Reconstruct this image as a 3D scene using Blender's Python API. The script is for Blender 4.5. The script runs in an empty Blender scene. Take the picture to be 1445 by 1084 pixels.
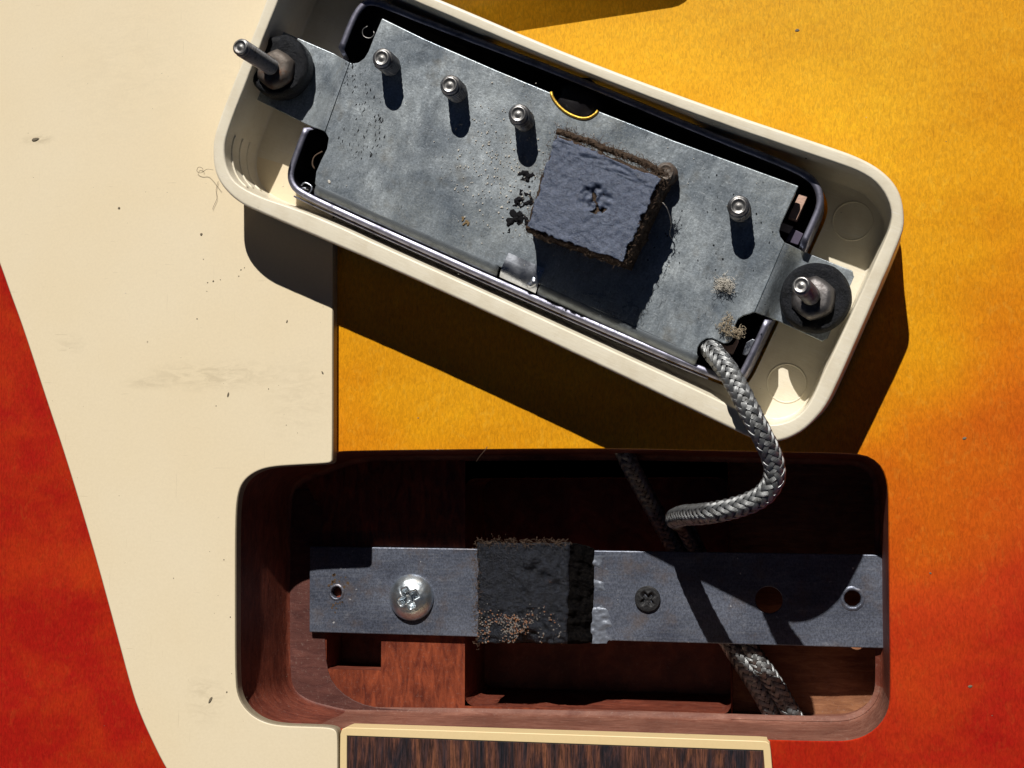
import bpy, math, random
import numpy as np
from mathutils import Vector, Matrix, noise

random.seed(4)
RNG = np.random.default_rng(7)
S = bpy.context.scene
COL = S.collection
R = math.radians

# ------------------------------------------------------------------ camera, sky, sun, exposure
# one unit is about 0.9 cm; the top of the guitar body is z = 0, the camera looks down on it
CW, CH, CF = 1445.0, 1084.0, 1850.0          # photograph size and focal length in its pixels
CC = Vector((.222, -.09, 1.0)).normalized() * 18.5
FW = -CC.normalized()
RT = FW.cross(Vector((0, 1, 0))).normalized()
UP = RT.cross(FW)
cam_d = bpy.data.cameras.new('camera')
cam = bpy.data.objects.new('camera', cam_d)
COL.objects.link(cam)
cam.matrix_world = Matrix(((RT.x, UP.x, -FW.x, CC.x), (RT.y, UP.y, -FW.y, CC.y), (RT.z, UP.z, -FW.z, CC.z), (0, 0, 0, 1)))
cam_d.sensor_width = 36
cam_d.lens = 36 * CF / CW
cam_d.clip_start = .1
cam_d.clip_end = 400
S.camera = cam

SUN = Vector((.10, -1.12, -1.0)).normalized()   # direction the light travels
elev = math.asin(-SUN.z)
azim = math.atan2(-SUN.x, -SUN.y)               # compass angle of the sun from +Y
w = bpy.data.worlds.new('World')
S.world = w
w.use_nodes = True
nt = w.node_tree
sky = nt.nodes.new('ShaderNodeTexSky')
sky.sky_type = 'NISHITA'
sky.sun_disc = False
sky.sun_elevation = elev
sky.sun_rotation = azim
sky.altitude = 2500
sky.air_density = .14
sky.dust_density = .1
sky.ozone_density = .0
nt.links.new(sky.outputs[0], nt.nodes['Background'].inputs[0])
nt.nodes['Background'].inputs[1].default_value = .05
sun_d = bpy.data.lights.new('sun', 'SUN')
sun_d.energy = 5.0
sun_d.angle = R(.53)
sun_d.color = (1, .955, .89)
sun = bpy.data.objects.new('sun', sun_d)
COL.objects.link(sun)
sun.rotation_euler = SUN.to_track_quat('-Z', 'Y').to_euler()
sun.location = (0, 12, 14)
S.view_settings.view_transform = 'Standard'
S.view_settings.look = 'None'
S.view_settings.exposure = 0
S.view_settings.gamma = 1
S.render.engine = 'CYCLES'
S.cycles.max_bounces = 6
S.cycles.diffuse_bounces = 3

# ------------------------------------------------------------------ helpers
def at(px, py, z=0.0):
    """point of the place at height z that the photograph shows at (px, py)"""
    d = FW * CF + RT * (px - 722.5) + UP * (542 - py)
    return CC + d * ((z - CC.z) / d.z)

# the frame of the pickup lying face down: origin in the middle of the rim plane, long axis x
NP = Vector((-.020, -.060, 1)).normalized()
OP = at(790, 300, 1.15)
def _hit(px, py, lz):
    d = FW * CF + RT * (px - 722.5) + UP * (542 - py)
    return CC + d * (((OP + NP * lz - CC).dot(NP)) / d.dot(NP))
_e = _hit(1230, 440, 0) - _hit(345, 90, 0)
EX = (_e - NP * _e.dot(NP)).normalized()
EY = NP.cross(EX)
MP = Matrix(((EX.x, EY.x, NP.x, OP.x), (EX.y, EY.y, NP.y, OP.y), (EX.z, EY.z, NP.z, OP.z), (0, 0, 0, 1)))
MPI = MP.inverted()
def lp(px, py, lz):
    """the same in the pickup's own frame, at height lz above its rim plane"""
    return MPI @ _hit(px, py, lz)

def tag(o, label=None, cat=None, group=None, kind=None):
    if label: o['label'] = label
    if cat: o['category'] = cat
    if group: o['group'] = group
    if kind: o['kind'] = kind
    return o

def empty(name, loc=(0, 0, 0)):
    o = bpy.data.objects.new(name, None)
    o.empty_display_size = .3
    COL.objects.link(o)
    o.location = loc
    return o

def mesh(name, verts, faces, mat=None, parent=None, smooth=False, bevel=0, segs=2, angle=35):
    me = bpy.data.meshes.new(name)
    me.from_pydata([tuple(v) for v in verts], [], [tuple(f) for f in faces])
    me.update()
    if mat: me.materials.append(mat)
    if smooth:
        me.polygons.foreach_set('use_smooth', [True] * len(me.polygons))
    o = bpy.data.objects.new(name, me)
    COL.objects.link(o)
    if parent: o.parent = parent
    if bevel:
        m = o.modifiers.new('bevel', 'BEVEL')
        m.width = bevel; m.segments = segs; m.limit_method = 'ANGLE'; m.angle_limit = R(angle)
        m.harden_normals = False
        me.polygons.foreach_set('use_smooth', [True] * len(me.polygons))
        m2 = o.modifiers.new('normals', 'WEIGHTED_NORMAL')
        m2.keep_sharp = False
    return o

def chaikin(p, n=2):
    p = [Vector(q) for q in p]
    for _ in range(n):
        q = []
        for i in range(len(p)):
            a, b = p[i], p[(i + 1) % len(p)]
            q += [a * .75 + b * .25, a * .25 + b * .75]
        p = q
    return p

def area2(p):
    return sum(p[i][0] * p[(i + 1) % len(p)][1] - p[(i + 1) % len(p)][0] * p[i][1] for i in range(len(p)))

def ccw(p):
    return list(p) if area2(p) > 0 else list(reversed(p))

def rrect(x0, x1, y0, y1, r, n=10):
    out = []
    for cx, cy, a0 in ((x1 - r, y1 - r, 0), (x0 + r, y1 - r, 90), (x0 + r, y0 + r, 180), (x1 - r, y0 + r, 270)):
        for i in range(n + 1):
            a = R(a0 + 90 * i / n)
            out.append(Vector((cx + r * math.cos(a), cy + r * math.sin(a), 0)))
    return out

def dense_rect(hx, hy, r, step):
    p = rrect(-hx, hx, -hy, hy, r, 12)
    out = []
    for i in range(len(p)):
        a, b = p[i], p[(i + 1) % len(p)]
        k = max(1, int((b - a).length / step))
        out += [a.lerp(b, j / k) for j in range(k)]
    return out

def polar(poly, c, dirs, z=None):
    """sample a star-shaped outline along the given directions from c"""
    out = []
    n = len(poly)
    for d in dirs:
        best = None
        for i in range(n):
            a, b = poly[i], poly[(i + 1) % n]
            ax, ay = a[0] - c[0], a[1] - c[1]
            ex, ey = b[0] - a[0], b[1] - a[1]
            den = d[0] * ey - d[1] * ex
            if abs(den) < 1e-12: continue
            t = (ax * ey - ay * ex) / den
            s = (ax * d[1] - ay * d[0]) / den
            if t > 0 and -1e-6 <= s <= 1 + 1e-6 and (best is None or t > best): best = t
        out.append(Vector((c[0] + d[0] * best, c[1] + d[1] * best, poly[0][2] if z is None else z)))
    return out

def offset_loop(loop, d):
    n = len(loop); out = []
    for i in range(n):
        t = loop[(i + 1) % n] - loop[i - 1]
        nn = Vector((t.y, -t.x, 0)).normalized()
        out.append(loop[i] + nn * (d[i] if hasattr(d, '__len__') else d))
    return out

def loft(name, loops, mat, parent=None, cap0=False, cap1=False, smooth=True, closed=False):
    n = len(loops[0]); v = []; f = []
    for l in loops: v += l
    m = len(loops)
    for k in range(m if closed else m - 1):
        a = k * n; b = ((k + 1) % m) * n
        for i in range(n):
            j = (i + 1) % n
            f.append((a + i, a + j, b + j, b + i))
    if cap0: f.append(tuple(reversed(range(n))))
    if cap1: f.append(tuple(range((m - 1) * n, m * n)))
    return mesh(name, v, f, mat, parent, smooth)

def prism(name, poly, z0, z1, mat, parent=None, bevel=0, segs=2):
    """polygon (xy, ccw) extruded from z0 to z1; poly points may carry z offsets of their own"""
    p = ccw(poly); n = len(p)
    v = [(q[0], q[1], z0) for q in p] + [(q[0], q[1], z1) for q in p]
    f = [tuple(reversed(range(n))), tuple(range(n, 2 * n))]
    f += [(i, (i + 1) % n, n + (i + 1) % n, n + i) for i in range(n)]
    return mesh(name, v, f, mat, parent, False, bevel, segs)

def frame_of(axis):
    z = axis.normalized()
    x = z.orthogonal().normalized()
    return x, z.cross(x), z

def lathe(name, base, axis, prof, mat, parent=None, n=28, smooth=True, rough=0, seed=0):
    """profile of (radius, height) pairs along an axis"""
    x, y, z = frame_of(axis)
    v = []; f = []
    for r, h in prof:
        for i in range(n):
            a = 2 * math.pi * i / n
            p = base + x * (r * math.cos(a)) + y * (r * math.sin(a)) + z * h
            if rough:
                p = p + (p - base).normalized() * rough * noise.noise(p * 9 + Vector((seed, 0, 0))) 
            v.append(p)
    for k in range(len(prof) - 1):
        for i in range(n):
            j = (i + 1) % n
            f.append((k * n + i, k * n + j, (k + 1) * n + j, (k + 1) * n + i))
    f.append(tuple(range((len(prof) - 1) * n, len(prof) * n)))
    f.append(tuple(reversed(range(n))))
    o = mesh(name, v, f, mat, parent, smooth)
    return o

def screw_shaft(name, base, tip, r, pitch, depth, mat, parent=None, n=24, point=.04):
    """machine screw shank with a cut helical thread and a chamfered flat tip"""
    ax = tip - base; L = ax.length
    x, y, z = frame_of(ax)
    steps = max(8, int(L / pitch * 8)); v = []; f = []
    for k in range(steps + 1):
        h = L * k / steps
        for i in range(n):
            a = 2 * math.pi * i / n
            ph = (h / pitch - i / n) % 1.0
            tri = abs(2 * ph - 1)
            rr = r - depth * tri
            if h > L - point: rr = min(rr, r - (h - (L - point)) * .9)
            v.append(base + x * (rr * math.cos(a)) + y * (rr * math.sin(a)) + z * h)
    for k in range(steps):
        for i in range(n):
            j = (i + 1) % n
            f.append((k * n + i, k * n + j, (k + 1) * n + j, (k + 1) * n + i))
    # tip: shallow turned rings
    prev = steps * n
    rt = r - point * .9
    for q, dz in ((.86, 0), (.72, -.012), (.45, -.016), (.2, -.004)):
        s = len(v)
        for i in range(n):
            a = 2 * math.pi * i / n
            v.append(base + x * (rt * q * math.cos(a)) + y * (rt * q * math.sin(a)) + z * (L + dz))
        for i in range(n):
            j = (i + 1) % n
            f.append((prev + i, prev + j, s + j, s + i))
        prev = s
    f.append(tuple(range(prev, prev + n)))
    return mesh(name, v, f, mat, parent, True)

def catmull(pts, step):
    P = [Vector(p) for p in pts]
    P = [P[0] * 2 - P[1]] + P + [P[-1] * 2 - P[-2]]
    dense = []
    for i in range(1, len(P) - 2):
        a, b, c, d = P[i - 1], P[i], P[i + 1], P[i + 2]
        for k in range(24):
            t = k / 24
            dense.append(.5 * ((2 * b) + (c - a) * t + (2 * a - 5 * b + 4 * c - d) * t * t + (3 * b - a - 3 * c + d) * t ** 3))
    dense.append(P[-2])
    out = [dense[0]]; acc = 0; nxt = step
    for a, b in zip(dense[:-1], dense[1:]):
        l = (b - a).length
        while acc + l >= nxt:
            out.append(a.lerp(b, (nxt - acc) / l)); nxt += step
        acc += l
    return out

def frames(path):
    T = [(path[min(i + 1, len(path) - 1)] - path[max(i - 1, 0)]).normalized() for i in range(len(path))]
    n = T[0].orthogonal().normalized(); N = []
    for t in T:
        n = (n - t * n.dot(t)).normalized(); N.append(n)
    return T, N, [t.cross(n) for t, n in zip(T, N)]

def tube_data(path, r, sides=6, v=None, f=None):
    if v is None: v, f = [], []
    T, N, B = frames(path)
    s = len(v); m = len(path)
    for k in range(m):
        rr = r[k] if hasattr(r, '__len__') else r
        for i in range(sides):
            a = 2 * math.pi * i / sides
            v.append(path[k] + N[k] * (rr * math.cos(a)) + B[k] * (rr * math.sin(a)))
    for k in range(m - 1):
        for i in range(sides):
            j = (i + 1) % sides
            f.append((s + k * sides + i, s + k * sides + j, s + (k + 1) * sides + j, s + (k + 1) * sides + i))
    f.append(tuple(reversed(range(s, s + sides)))); f.append(tuple(range(s + (m - 1) * sides, s + m * sides)))
    return v, f

def tube(name, pts, r, mat, parent=None, sides=8, step=.05):
    v, f = tube_data(catmull(pts, step), r, sides)
    return mesh(name, v, f, mat, parent, True)

def braid(pts, rad, mat, core_mat, parent):
    """woven screen of a cable: eight carriers each way, four fine wires per carrier, over two and under two, over a dark core"""
    path = catmull(pts, .0145)
    T, N, B = frames(path)
    P = np.array(path); Nn = np.array(N); Bn = np.array(B)
    s = np.arange(len(path)) * .0145
    pitch = .88; verts = []; faces = []; off = 0; wr = rad * .062
    NC = 8
    for d in (1, -1):
        for k in range(NC):
            for q in (-1.5, -.5, .5, 1.5):
                ang = d * 2 * np.pi * s / pitch + 2 * np.pi * k / NC + q * .150
                ang = ang + .03 * np.sin(s * 7 + k * 2 + d)
                rr = rad * (.90 + .02 * math.sin(k * 3 + d)) + d * rad * .075 * np.cos(np.pi / 2 * (2 * k + d * 2 * NC * s / pitch) - np.pi / 4) + wr * .35 * (1.5 - abs(q))
                dirv = np.cos(ang)[:, None] * Nn + np.sin(ang)[:, None] * Bn
                c = P + dirv * rr[:, None]
                t = np.gradient(c, axis=0); t /= np.linalg.norm(t, axis=1)[:, None]
                side = np.cross(t, dirv); side /= np.linalg.norm(side, axis=1)[:, None]
                ring = np.stack([c + dirv * wr, c + side * wr * 1.15, c - dirv * wr * .6, c - side * wr * 1.15], 1)
                verts.append(ring.reshape(-1, 3))
                m = len(path); i = np.arange(m - 1)[:, None] * 4; j = np.arange(4)[None]
                a = off + i + j; b = off + i + (j + 1) % 4
                faces.append(np.stack([a, b, b + 4, a + 4], -1).reshape(-1, 4))
                off += m * 4
    V = np.concatenate(verts); F = np.concatenate(faces)
    o = mesh('woven_screen', V.tolist(), F.tolist(), mat, parent, True)
    v, f = tube_data(path[::3], rad * .80, 12)
    mesh('cable_core', v, f, core_mat, parent, True)
    return o

# ------------------------------------------------------------------ materials
class M:
    def __init__(s, name):
        s.m = bpy.data.materials.new(name); s.m.use_nodes = True
        s.t = s.m.node_tree; s.b = s.t.nodes['Principled BSDF']
        s.tc = s.t.nodes.new('ShaderNodeTexCoord')
    def n(s, kind, **kw):
        x = s.t.nodes.new('ShaderNode' + kind)
        for k, v in kw.items(): setattr(x, k, v)
        return x
    def l(s, a, b): s.t.links.new(a, b)
    def coord(s, scale=(1, 1, 1), rot=(0, 0, 0), loc=(0, 0, 0)):
        m = s.n('Mapping'); m.inputs['Scale'].default_value = scale; m.inputs['Rotation'].default_value = rot
        m.inputs['Location'].default_value = loc
        s.l(s.tc.outputs['Object'], m.inputs['Vector']); return m.outputs[0]
    def noise(s, vec, scale, detail=4, rough=.55, dist=0):
        x = s.n('TexNoise'); x.inputs['Scale'].default_value = scale; x.inputs['Detail'].default_value = detail
        x.inputs['Roughness'].default_value = rough; x.inputs['Distortion'].default_value = dist
        s.l(vec, x.inputs['Vector']); return x.outputs['Fac']
    def ramp(s, fac, stops, interp='LINEAR'):
        x = s.n('ValToRGB'); e = x.color_ramp.elements; x.color_ramp.interpolation = interp
        while len(e) < len(stops): e.new(1)
        for q, (p, c) in zip(e, stops):
            q.position = p; q.color = c if len(c) == 4 else (*c, 1)
        s.l(fac, x.inputs[0]); return x.outputs[0]
    def grey(s, fac, a, b, v0=0, v1=1):
        return s.ramp(fac, [(a, (v0,) * 3), (b, (v1,) * 3)])
    def mix(s, fac, a, b, mode='MIX'):
        x = s.n('MixRGB', blend_type=mode)
        for inp, val in zip(x.inputs, (fac, a, b)):
            if hasattr(val, 'links') or isinstance(val, bpy.types.NodeSocket): s.l(val, inp)
            elif isinstance(val, (int, float)): inp.default_value = val
            else: inp.default_value = (*val, 1)
        return x.outputs[0]
    def math(s, op, a, b=0.0):
        x = s.n('Math', operation=op)
        for inp, val in zip(x.inputs, (a, b)):
            if isinstance(val, bpy.types.NodeSocket): s.l(val, inp)
            else: inp.default_value = val
        return x.outputs[0]
    def bump(s, h, strength=.3, dist=.02, prev=None):
        x = s.n('Bump'); x.inputs['Strength'].default_value = strength; x.inputs['Distance'].default_value = dist
        s.l(h, x.inputs['Height'])
        if prev is not None: s.l(prev, x.inputs['Normal'])
        s.l(x.outputs[0], s.b.inputs['Normal']); return x.outputs[0]
    def set(s, **kw):
        names = dict(color='Base Color', rough='Roughness', metal='Metallic', spec='Specular IOR Level', coat='Coat Weight', coatr='Coat Roughness', sss='Subsurface Weight')
        for k, v in kw.items():
            i = s.b.inputs[names[k]]
            if isinstance(v, bpy.types.NodeSocket): s.l(v, i)
            elif isinstance(v, (tuple, list)): i.default_value = (*v, 1) if len(v) == 3 else v
            else: i.default_value = v
        return s.m

def mat_body():
    m = M('sunburst maple')
    sep = m.n('SeparateXYZ'); m.l(m.tc.outputs['Object'], sep.inputs[0])
    wob = m.noise(m.coord(), .55, 3, .5)
    dx = m.math('SUBTRACT', sep.outputs[0], 1.5)
    dy = m.math('SUBTRACT', sep.outputs[1], 4.2)
    d = m.math('SQRT', m.math('ADD', m.math('MULTIPLY', dx, dx), m.math('MULTIPLY', dy, dy)))
    d = m.math('ADD', d, m.math('MULTIPLY', m.math('SUBTRACT', wob, .5), 2.2))
    lx = m.math('MAXIMUM', m.math('SUBTRACT', -3.6, sep.outputs[0]), 0.0)
    d = m.math('ADD', d, m.math('MULTIPLY', lx, .32))
    d = m.math('DIVIDE', d, 12.0)
    col = m.ramp(d, [(.30, (.72, .37, .012)), (.46, (.70, .30, .006)), (.545, (.64, .18, .005)), (.62, (.56, .095, .006)), (.70, (.49, .040, .008)), (.81, (.36, .011, .006))])
    pt = m.noise(m.coord((1, 1.3, 1), loc=(2, 0, 0)), .75, 4, .6, .4)
    col = m.mix(m.math('MULTIPLY', m.grey(pt, .42, .76, 0, .42), m.grey(d, .6, .75)), col, (.58, .075, .006))
    # curly figure: broad bands that cross the grain, then fine silky flecks
    flame = m.noise(m.coord((.35, 1.1, 1), (0, 0, R(8))), 1.1, 3, .5, .6)
    col = m.mix(m.grey(flame, .42, .60, 0, .24), col, (.72, .56, .35), 'MULTIPLY')
    silk = m.noise(m.coord((.8, 2.0, 1), (0, 0, R(14)), (3, 7, 0)), 1.0, 3, .5, .5)
    silkf = m.noise(m.coord((16, 9, 1), (0, 0, R(12))), 1.0, 4, .65, .8)
    col = m.mix(m.math('MULTIPLY', m.grey(silk, .54, .66), m.grey(silkf, .42, .66, 0, .30)), col, m.mix(1, col, (1.25, 1.5, 1.1), 'MULTIPLY'))
    fleck = m.noise(m.coord((34, 13, 1), (0, 0, R(-4))), 1.0, 5, .62, .9)
    col = m.mix(.75, col, m.grey(fleck, .36, .63, .78, 1.22), 'MULTIPLY')
    pores = m.noise(m.coord((46, 3.2, 1)), 1.0, 3, .6)
    col = m.mix(m.grey(pores, .62, .72, 0, .35), col, (.30, .11, .01), 'MULTIPLY')
    bright = m.noise(m.coord((9, 5, 1), (0, 0, R(5))), 1.0, 4, .6, 1.2)
    col = m.mix(m.math('MULTIPLY', m.grey(bright, .54, .80, 0, .30), m.grey(d, .45, .75, 1, .18)), col, (.60, .34, .05), 'SCREEN')
    h = m.noise(m.coord((20, 8, 1)), 1.5, 4, .6)
    m.bump(h, .05, .02)
    return m.set(color=col, rough=.30, coat=.3, coatr=.06, spec=.3)

def mat_cream(name, base, dirt, spots=True, rough=.38):
    m = M(name)
    big = m.noise(m.coord(), .5, 4, .5)
    col = m.mix(m.grey(big, .3, .7, 0, .5), base, tuple(c * k for c, k in zip(base, (.97, .93, .85))))
    g = m.noise(m.coord((1, 1, 1), loc=(3, 1, 0)), 26, 5, .7)
    col = m.mix(m.grey(g, .3, .7, 0, .10), col, dirt)
    if spots:
        v = m.noise(m.coord(loc=(9, 4, 0)), 3.2, 6, .75)
        col = m.mix(m.grey(v, .70, .78, 0, .28), col, dirt)
    sc = m.noise(m.coord((2, 26, 2), (0, 0, R(37)), (5, 0, 0)), 1.0, 3, .5)
    col = m.mix(m.grey(sc, .735, .76, 0, .22), col, dirt)
    if spots:
        for (px, py, sx, sy, k) in ((300, 530, 1.3, .28, .26), (52, 197, .35, .10, .35), (210, 540, .5, .12, .22), (420, 560, .6, .8, .12), (100, 485, .3, .2, .15), (290, 985, .35, .5, .2), (180, 95, 1.5, 1.5, .06), (330, 120, .5, .9, .08)):
            c = at(px, py, .2)
            mp = m.n('Mapping'); mp.inputs['Location'].default_value = (-c.x / sx, -c.y / sy, 0); mp.inputs['Scale'].default_value = (1 / sx, 1 / sy, 0)
            m.l(m.tc.outputs['Object'], mp.inputs['Vector'])
            ln = m.n('VectorMath', operation='LENGTH'); m.l(mp.outputs[0], ln.inputs[0])
            sm = m.noise(m.coord((3, 9, 1), (0, 0, R(18)), (px, 0, 0)), 1.0, 6, .7, 1.0)
            col = m.mix(m.math('MULTIPLY', m.grey(ln.outputs['Value'], .3, 1.0, k, 0), m.grey(sm, .42, .60)), col, dirt)
        l3 = m.noise(m.coord((60, 1.2, 1), (0, 0, R(-62)), (2, 8, 0)), 1.0, 2, .5)
        col = m.mix(m.grey(l3, .74, .77, 0, .30), col, dirt)
    m.bump(m.noise(m.coord(), 34, 4, .6), .05, .01)
    return m.set(color=col, rough=rough, spec=.45, sss=0.0)

def mat_ring():
    m = M('aged cream plastic')
    base = (.80, .735, .585)
    n1 = m.noise(m.coord(), 2.2, 6, .7)
    col = m.mix(m.grey(n1, .45, .70, 0, .45), base, (.60, .51, .36))
    n2 = m.noise(m.coord((7, 7, 7)), 3.5, 5, .7)
    col = m.mix(m.grey(n2, .66, .74, 0, .75), col, (.10, .07, .045))
    sc = m.noise(m.coord((2, 30, 4), (0, 0, R(4))), 1.4, 3, .6)
    col = m.mix(m.grey(sc, .58, .72, 0, .45), col, (.86, .83, .76))
    m.bump(m.noise(m.coord((3, 16, 10)), 2.4, 5, .65), .16, .015)
    return m.set(color=col, rough=.40, spec=.45)

def mat_plate():
    m = M('tarnished nickel silver')
    a = m.noise(m.coord(), .9, 6, .65, .8)
    col = m.mix(m.grey(a, .34, .68), (.21, .25, .295), (.47, .52, .55))
    g2 = m.noise(m.coord((3, 1, 1), (0, 0, .5)), 3.2, 8, .78)
    col = m.mix(.9, col, m.grey(g2, .38, .62, .78, 1.2), 'MULTIPLY')
    g3 = m.noise(m.coord((1, 1, 1), loc=(2, 2, 8)), 34, 4, .8)
    col = m.mix(.9, col, m.grey(g3, .38, .64, .78, 1.3), 'MULTIPLY')
    v = m.noise(m.coord((30, 6, 1), (0, 0, R(-25))), 1.0, 6, .75, .4)
    patch = m.noise(m.coord(loc=(2.5, 0, 0)), .75, 2, .5)
    dk = m.math('MULTIPLY', m.grey(v, .58, .68), m.grey(patch, .48, .62))
    col = m.mix(m.math('MULTIPLY', dk, .8), col, (.04, .042, .05))
    sp = m.noise(m.coord(loc=(7, 7, 0)), 24, 2, .6)
    col = m.mix(m.grey(sp, .74, .78, 0, .8), col, (.03, .03, .035))
    lt = m.noise(m.coord((60, 14, 1), (0, 0, R(40)), (1, 5, 0)), 1.0, 3, .7)
    col = m.mix(m.grey(lt, .64, .72, 0, .8), col, (.85, .9, .95))
    l2 = m.noise(m.coord((8, 90, 1), (0, 0, R(-58)), (1, 5, 0)), 1.0, 2, .5)
    col = m.mix(m.grey(l2, .67, .72, 0, .6), col, (.75, .8, .84))
    warm = m.noise(m.coord(loc=(4, 2, 0)), 2.4, 4, .6)
    col = m.mix(m.grey(warm, .58, .74, 0, .5), col, (.20, .17, .12))
    frost = m.noise(m.coord(loc=(1, 1, 3)), 40, 4, .75)
    fp = m.noise(m.coord(loc=(.4, 3, 3)), .6, 2, .5)
    col = m.mix(m.math('MULTIPLY', m.grey(frost, .48, .58), m.grey(fp, .48, .60, 0, .6)), col, (.42, .46, .46))
    b1 = m.bump(m.noise(m.coord(), 5, 4, .6), .25, .03)
    m.bump(m.noise(m.coord(), 30, 5, .75), .26, .012, b1)
    return m.set(color=col, metal=.50, rough=m.grey(a, .35, .65, .26, .42), spec=.5)

def mat_metal(name, col, rough=.3, metal=1.0, dirt=(.05, .04, .035), amount=.5, scale=8, bump=.15):
    m = M(name)
    n1 = m.noise(m.coord(), scale, 6, .7)
    c = m.mix(m.grey(n1, .48, .70, 0, amount), col, dirt)
    m.bump(m.noise(m.coord(), scale * 4, 5, .7), bump, .01)
    return m.set(color=c, metal=metal, rough=m.grey(n1, .3, .7, rough, min(1, rough + .25)))

def mat_bar():
    m = M('black oxide steel')
    a = m.noise(m.coord((1, 2, 1)), .9, 5, .6)
    col = m.mix(m.grey(a, .35, .68), (.085, .097, .135), (.165, .185, .24))
    g = m.noise(m.coord((1.5, 1, 1)), 26, 6, .8)
    col = m.mix(.8, col, m.grey(g, .42, .59, .6, 1.4), 'MULTIPLY')
    br = m.noise(m.coord((2, 50, 1)), 1.0, 3, .6)
    col = m.mix(m.grey(br, .5, .75, 0, .25), col, (.30, .31, .33))
    sp = m.noise(m.coord(loc=(3, 3, 0)), 11, 2, .5)
    col = m.mix(m.grey(sp, .73, .77, 0, .8), col, (.75, .76, .78))
    ru = m.noise(m.coord(loc=(0, 9, 0)), 2.6, 5, .65)
    col = m.mix(m.grey(ru, .52, .70, 0, .5), col, (.17, .125, .10))
    s2 = m.noise(m.coord((1, 1.4, 1), loc=(8, 3, 0)), 5, 6, .8)
    col = m.mix(m.grey(s2, .56, .66, 0, .35), col, (.36, .37, .41))
    m.bump(m.noise(m.coord(), 24, 7, .75), .35, .012)
    return m.set(color=col, metal=.45, rough=.40, spec=.6)

def mat_wood(name, dark, light, rough=.6, scale=1.0, dust=.35, axis=(3, 22, 3)):
    m = M(name)
    g = m.noise(m.coord(tuple(a * scale for a in axis)), 1.0, 6, .65, .8)
    col = m.mix(m.grey(g, .34, .68), dark, light)
    b = m.noise(m.coord((1, 1, 1)), 1.3, 4, .6)
    col = m.mix(m.grey(b, .38, .62, 0, .45), col, tuple(c * .55 for c in dark))
    d = m.noise(m.coord((1, 1, 1), loc=(4, 4, 4)), 22, 6, .8)
    col = m.mix(m.grey(d, .56, .72, 0, dust), col, (.42, .33, .28))
    m.bump(g, .35, .02, m.bump(d, .25, .012))
    return m.set(color=col, rough=rough, spec=.35)

def mat_rosewood():
    m = M('rosewood')
    g = m.noise(m.coord((3.6, .45, 1), (0, 0, R(-5))), 1.0, 9, .7, 1.1)
    col = m.ramp(g, [(.38, (.008, .008, .012)), (.46, (.028, .015, .016)), (.52, (.060, .024, .018)), (.62, (.13, .048, .024))])
    f = m.noise(m.coord((42, 3.5, 1), (0, 0, R(-4))), 1.0, 5, .7, .5)
    col = m.mix(.95, col, m.grey(f, .38, .62, .35, 1.8), 'MULTIPLY')
    m.bump(f, .3, .015)
    return m.set(color=col, rough=.5, spec=.4)

def mat_foam(name, a, b, rough=.95, scale=14, bump=.9, tint=None, tint_at=(.62, .72), spec=.2):
    m = M(name)
    n1 = m.noise(m.coord(), scale, 6, .75)
    col = m.mix(m.grey(n1, .36, .66), a, b)
    if tint:
        n2 = m.noise(m.coord(loc=(2, 6, 1)), 3.5, 6, .75)
        col = m.mix(m.grey(n2, *tint_at), col, tint)
    m.bump(m.noise(m.coord(), scale * 2.2, 6, .75), bump, .03)
    return m.set(color=col, rough=rough, spec=spec)

def mat_plain(name, col, rough=.6, metal=0.0, bump=0.0, scale=20, spec=.4):
    m = M(name)
    n1 = m.noise(m.coord(), scale, 4, .6)
    c = m.mix(m.grey(n1, .35, .65, 0, .35), col, tuple(x * .6 for x in col))
    if bump: m.bump(n1, bump, .015)
    return m.set(color=c, rough=rough, metal=metal, spec=spec)

BODY = mat_body()
GUARD = mat_cream('cream pickguard plastic', (.82, .71, .51), (.30, .24, .15))
GUARD_EDGE = mat_plain('darker pickguard edge', (.30, .25, .17), .5)  # side faces of the guard, coloured darker than its top
RING = mat_ring()
BINDING = mat_cream('binding', (.80, .62, .34), (.35, .24, .10), False)
PLATE = mat_plate()
FOLD = mat_metal('polished nickel silver fold', (.24, .27, .30), .38, .7, (.10, .10, .10), .35, 6, .25)  # folded edge toned darker than the flat plate
CHROME = mat_metal('nickel plated cover', (.30, .30, .38), .36, 1, (.05, .05, .06), .6, 5, .12)
BLACKIN = mat_plain('black varnished inside', (.010, .009, .011), .4, 0, .3, 12, .25)
STEEL = mat_metal('worn screw steel', (.33, .325, .32), .27, .95, (.035, .024, .018), .9, 5, .35)
BRIGHT = mat_metal('bright zinc', (.60, .67, .73), .24, .95, (.30, .24, .17), .8, 4, .4)
RUST = mat_metal('rusty nut steel', (.13, .11, .095), .5, .5, (.14, .052, .02), 1, 4.5, 1.0)
GRIMY = mat_metal('grimy nut steel', (.20, .19, .19), .38, .85, (.03, .022, .018), .9, 5, .6)
RUBBER = mat_foam('black rubber', (.004, .005, .007), (.016, .018, .024), .45, 14, 1.0, None, spec=.25)
BAR = mat_bar()
WALLW = mat_wood('stained cavity wall', (.10, .020, .012), (.25, .066, .036), .5, 1, .28, (3, 3, 14))
FLOORW = mat_wood('red stained cavity floor', (.10, .020, .012), (.33, .075, .030), .36, 1, .25, (10, 2.5, 3))
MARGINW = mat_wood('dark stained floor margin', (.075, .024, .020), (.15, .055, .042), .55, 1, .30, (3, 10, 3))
RAWW = mat_wood('bare mahogany', (.20, .075, .035), (.44, .20, .095), .6, 1, .35, (2.5, 14, 3))
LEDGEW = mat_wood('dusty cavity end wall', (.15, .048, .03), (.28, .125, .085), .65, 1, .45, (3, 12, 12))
ROSE = mat_rosewood()
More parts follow.
